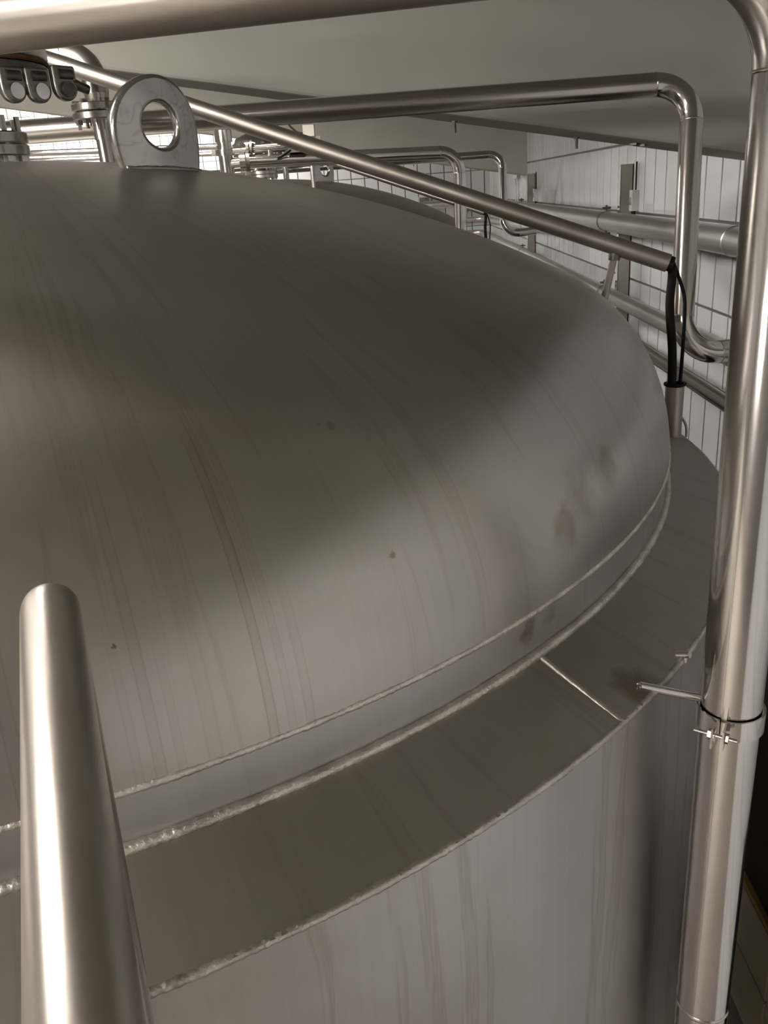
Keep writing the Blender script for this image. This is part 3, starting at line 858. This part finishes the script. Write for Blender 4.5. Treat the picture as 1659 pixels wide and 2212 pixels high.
# channel posts that carry the pipes
post_labels = ('flat grey channel post on the right wall nearest the camera', 'farther flat grey channel post on the right wall near the beam end')
for (y, lab) in zip((5.57, 9.37), post_labels):
    t = thing('channel_post', lab, 'post', (1.455, y, 1.0), 'channel posts on the right wall')
    obj('web', *box(1.412, 1.490, y - .003, y + .003, 1.40, 3.235), M['channel'], t)
    obj('flange', *box(1.409, 1.415, y - .003, y + .045, 1.40, 3.235), M['polish'], t)  # lit edge of the post: its brightness is put in as a brighter metal
    obj('flange', *box(1.484, 1.490, y - .003, y + .045, 1.40, 3.235), M['channel'], t)
# switch boxes beside the posts
for y, lab in ((5.46, 'small light grey switch box beside the nearer channel post'), (9.24, 'small light grey switch box beside the farther channel post')):
    t = thing('switch_box', lab, 'box', (1.49, y, 3.0), 'switch boxes on the right wall')
    obj('housing', *box(1.450, 1.490, y - .035, y + .035, 2.965, 3.085), M['plastic'], t)
    obj('rocker', *box(1.442, 1.452, y - .015, y + .015, 3.00, 3.045), M['fitting'], t)
    obj('gland', *cyl((1.472, y, 2.965), (0, 0, -1), .009, .04, 12), M['rubber'], t, 40)
    obj('wire', *cyl((1.478, y, 3.085), (0, 0, 1), .005, .16, 10), M['rubber'], t, 40)

# pipe clips on the wall pipes
for y, z, r, x, lab in ((5.70, 2.905, .058, 1.36, 'dark ring clip around the topmost wall pipe, beside the nearer post'),
                        (9.50, 2.905, .058, 1.36, 'dark ring clip around the topmost wall pipe, near the farther post'),
                        (5.70, 2.455, .045, 1.36, 'dark ring clip around the middle wall pipe below the conduit strut'),
                        (9.42, 2.655 + .07, .040, 1.38, 'dark ring clip at the hooked end of the distant pipe'),
                        (9.42, 2.455, .045, 1.36, 'dark ring clip around the middle wall pipe at the farther post')):
    t = thing('pipe_clip', lab, 'clip', (x, y, z), 'clips on the wall pipes')
    n = 36; V, F = [], []
    for k in range(n):
        a = 2 * math.pi * k / n
        for rr, yy in ((r + .0005, -.010), (r + .0035, -.010), (r + .0035, .010), (r + .0005, .010)):
            V.append((x + rr * math.cos(a), y + yy, z + rr * math.sin(a)))
    for k in range(n):
        j2 = (k + 1) % n
        for j in range(4): F.append((k * 4 + j, k * 4 + (j + 1) % 4, j2 * 4 + (j + 1) % 4, j2 * 4 + j))
    obj('ring', V, F, M['zinc'], t, 40)
    for s in (1, -1):
        zz = z + s * (r + .003)
        obj('clip_bolt', *join(box(x - .006, x + .006, y - .010, y + .010, min(zz, zz + s * .035), max(zz, zz + s * .035)), cyl((x - .028, y, zz + s * .018), (1, 0, 0), .007, .056, 8)), M['dark'], t)
    obj('arm', *box(x + r, 1.49, y - .006, y + .006, z - .006, z + .006), M['zinc'], t)

# thin vertical conduit on the wall at the end of the far beam
t = thing('wall_conduit', 'thin upright conduit with top cap on the right wall below the far beam', 'conduit', (1.47, 10.55, 2.9))
obj('tube', *cyl((1.475, 10.55, 2.92), (0, 0, 1), .010, .29, 12), M['plastic'], t, 40)
obj('tube', *cyl((1.475, 10.75, 2.92), (0, 0, 1), .007, .29, 12), M['plastic'], t, 40)
obj('cap', *box(1.452, 1.492, 10.50, 10.80, 3.20, 3.235), M['plastic'], t)

# meter box on the back wall
t = thing('meter_box', 'small boxy meter with two glazed panes on the back wall', 'box', (0.475, 13.78, 2.92))
obj('housing', *box(0.39, 0.56, 13.74, 13.83, 2.915, 3.035), M['plastic'], t)
obj('pane', *box(0.400, 0.468, 13.732, 13.742, 2.93, 3.02), M['dark'], t)
obj('pane', *box(0.482, 0.550, 13.732, 13.742, 2.93, 3.02), M['dark'], t)

# ------------------------------------------------------------------ long black box above the upstand
t = thing('black_box_run', 'long black box running along the right wall behind the down pipe', 'duct', (1.3, 4.0, 0.66))
obj('body', *box(1.205, 1.46, 1.2, 8.8, 0.64, 1.36), M['boxblack'], t)
for k in range(7):
    y = 1.5 + k * 1.1
    obj('black_strip', *box(1.198, 1.207, y, y + .03, 0.63, 1.37), M['boxblack'], t)
obj('black_backing', *box(1.46, 1.495, 1.2, 8.8, 0.7, 1.3), M['boxblack'], t)

# ------------------------------------------------------------------ handrail in the foreground
t = thing('handrail', 'thick round steel handrail in the foreground, curving down into its post', 'handrail', (-0.228, 0.455, 0))
RR = .01685
pe = Vector((-0.233, 0.473, 2.979)); pn = Vector((-0.105, 0.173, 2.979))
d = (pe - pn).normalized()
bot = Vector((pe.x - .12, pe.y, 0.02)); dn = (bot - pe).normalized(); BR = .046
p1 = pe - d * BR; cc = p1 + dn * BR
path = [pn - d * .55, pn, p1] + [cc + (-dn * math.cos(q) + d * math.sin(q)) * BR for q in [math.pi / 2 * k / 14 for k in range(1, 15)]]
obj('rail_tube', *sweep(path, RR, 40, False), M['rail'], t, 180)
obj('post', *sweep([path[-1] - dn * .0005, bot], RR, 40, True), M['rail'], t, 40)

# ------------------------------------------------------------------ lamps
lm_cache = {}
for (x, y, z, ax, ln, s, lab) in LAMPS:
    t = thing('fluorescent_lamp', lab, 'lamp', (x, y, z), 'fluorescent lamps')
    if s not in lm_cache: lm_cache[s] = emit('fluorescent_tube_glow_%d' % len(lm_cache), (1.0, 0.955, 0.905), s)
    h = ln / 2
    bx = (x - h, x + h, y - .07, y + .07) if ax == 'x' else (x - .07, x + .07, y - h, y + h)
    obj('housing', *box(*bx, z + .03, z + .09), M['lampbody'], t)
    if z > 3:  # side skirts added to keep the tubes' light off the ceiling
        for sg in (-1, 1):
            if ax == 'x': rb = (x - h, x + h, y + sg * .07 - .004 + sg * .004, y + sg * .07 + .004 + sg * .004)
            else: rb = (x + sg * .07 - .004 + sg * .004, x + sg * .07 + .004 + sg * .004, y - h, y + h)
            obj('added_light_skirt', *box(*rb, z + .005, z + .09), M['lampbody'], t)
    for sgn in (-1, 1):
        if ax == 'x': a, b = (x - h + .03, y + sgn * .035, z), (x + h - .03, y + sgn * .035, z)
        else: a, b = (x + sgn * .035, y - h + .03, z), (x + sgn * .035, y + h - .03, z)
        tb = obj('tube', *sweep([a, b], .019, 12), lm_cache[s], t, 40)
        for p in (a, b):
            dd = Vector((1, 0, 0)) if ax == 'x' else Vector((0, 1, 0))
            q = Vector(p)
            obj('socket', *join((lambda c: box(c.x - .015, c.x + .015, c.y - .015, c.y + .015, c.z - .02, c.z + .035))(q + dd * (.018 if q.dot(dd) > Vector((x, y, z)).dot(dd) else -.018))), M['lampbody'], tb)
    if z < 3: 
        obj('wall_plate', *box(x - h * .8, x + h * .8, YF, y - .06, z + .04, z + .08), M['lampbody'], t)
        continue
    for sgn in (-.7, .7):
        px = (x + sgn * h, y) if ax == 'x' else (x, y + sgn * h)
        obj('hanger', *cyl((px[0], px[1], z + .09), (0, 0, 1), .005, ceil_z(px[0]) - z - .09, 8), M['zinc'], t, 40)

for o in bpy.data.objects:
    if '_o' in o: del o['_o']
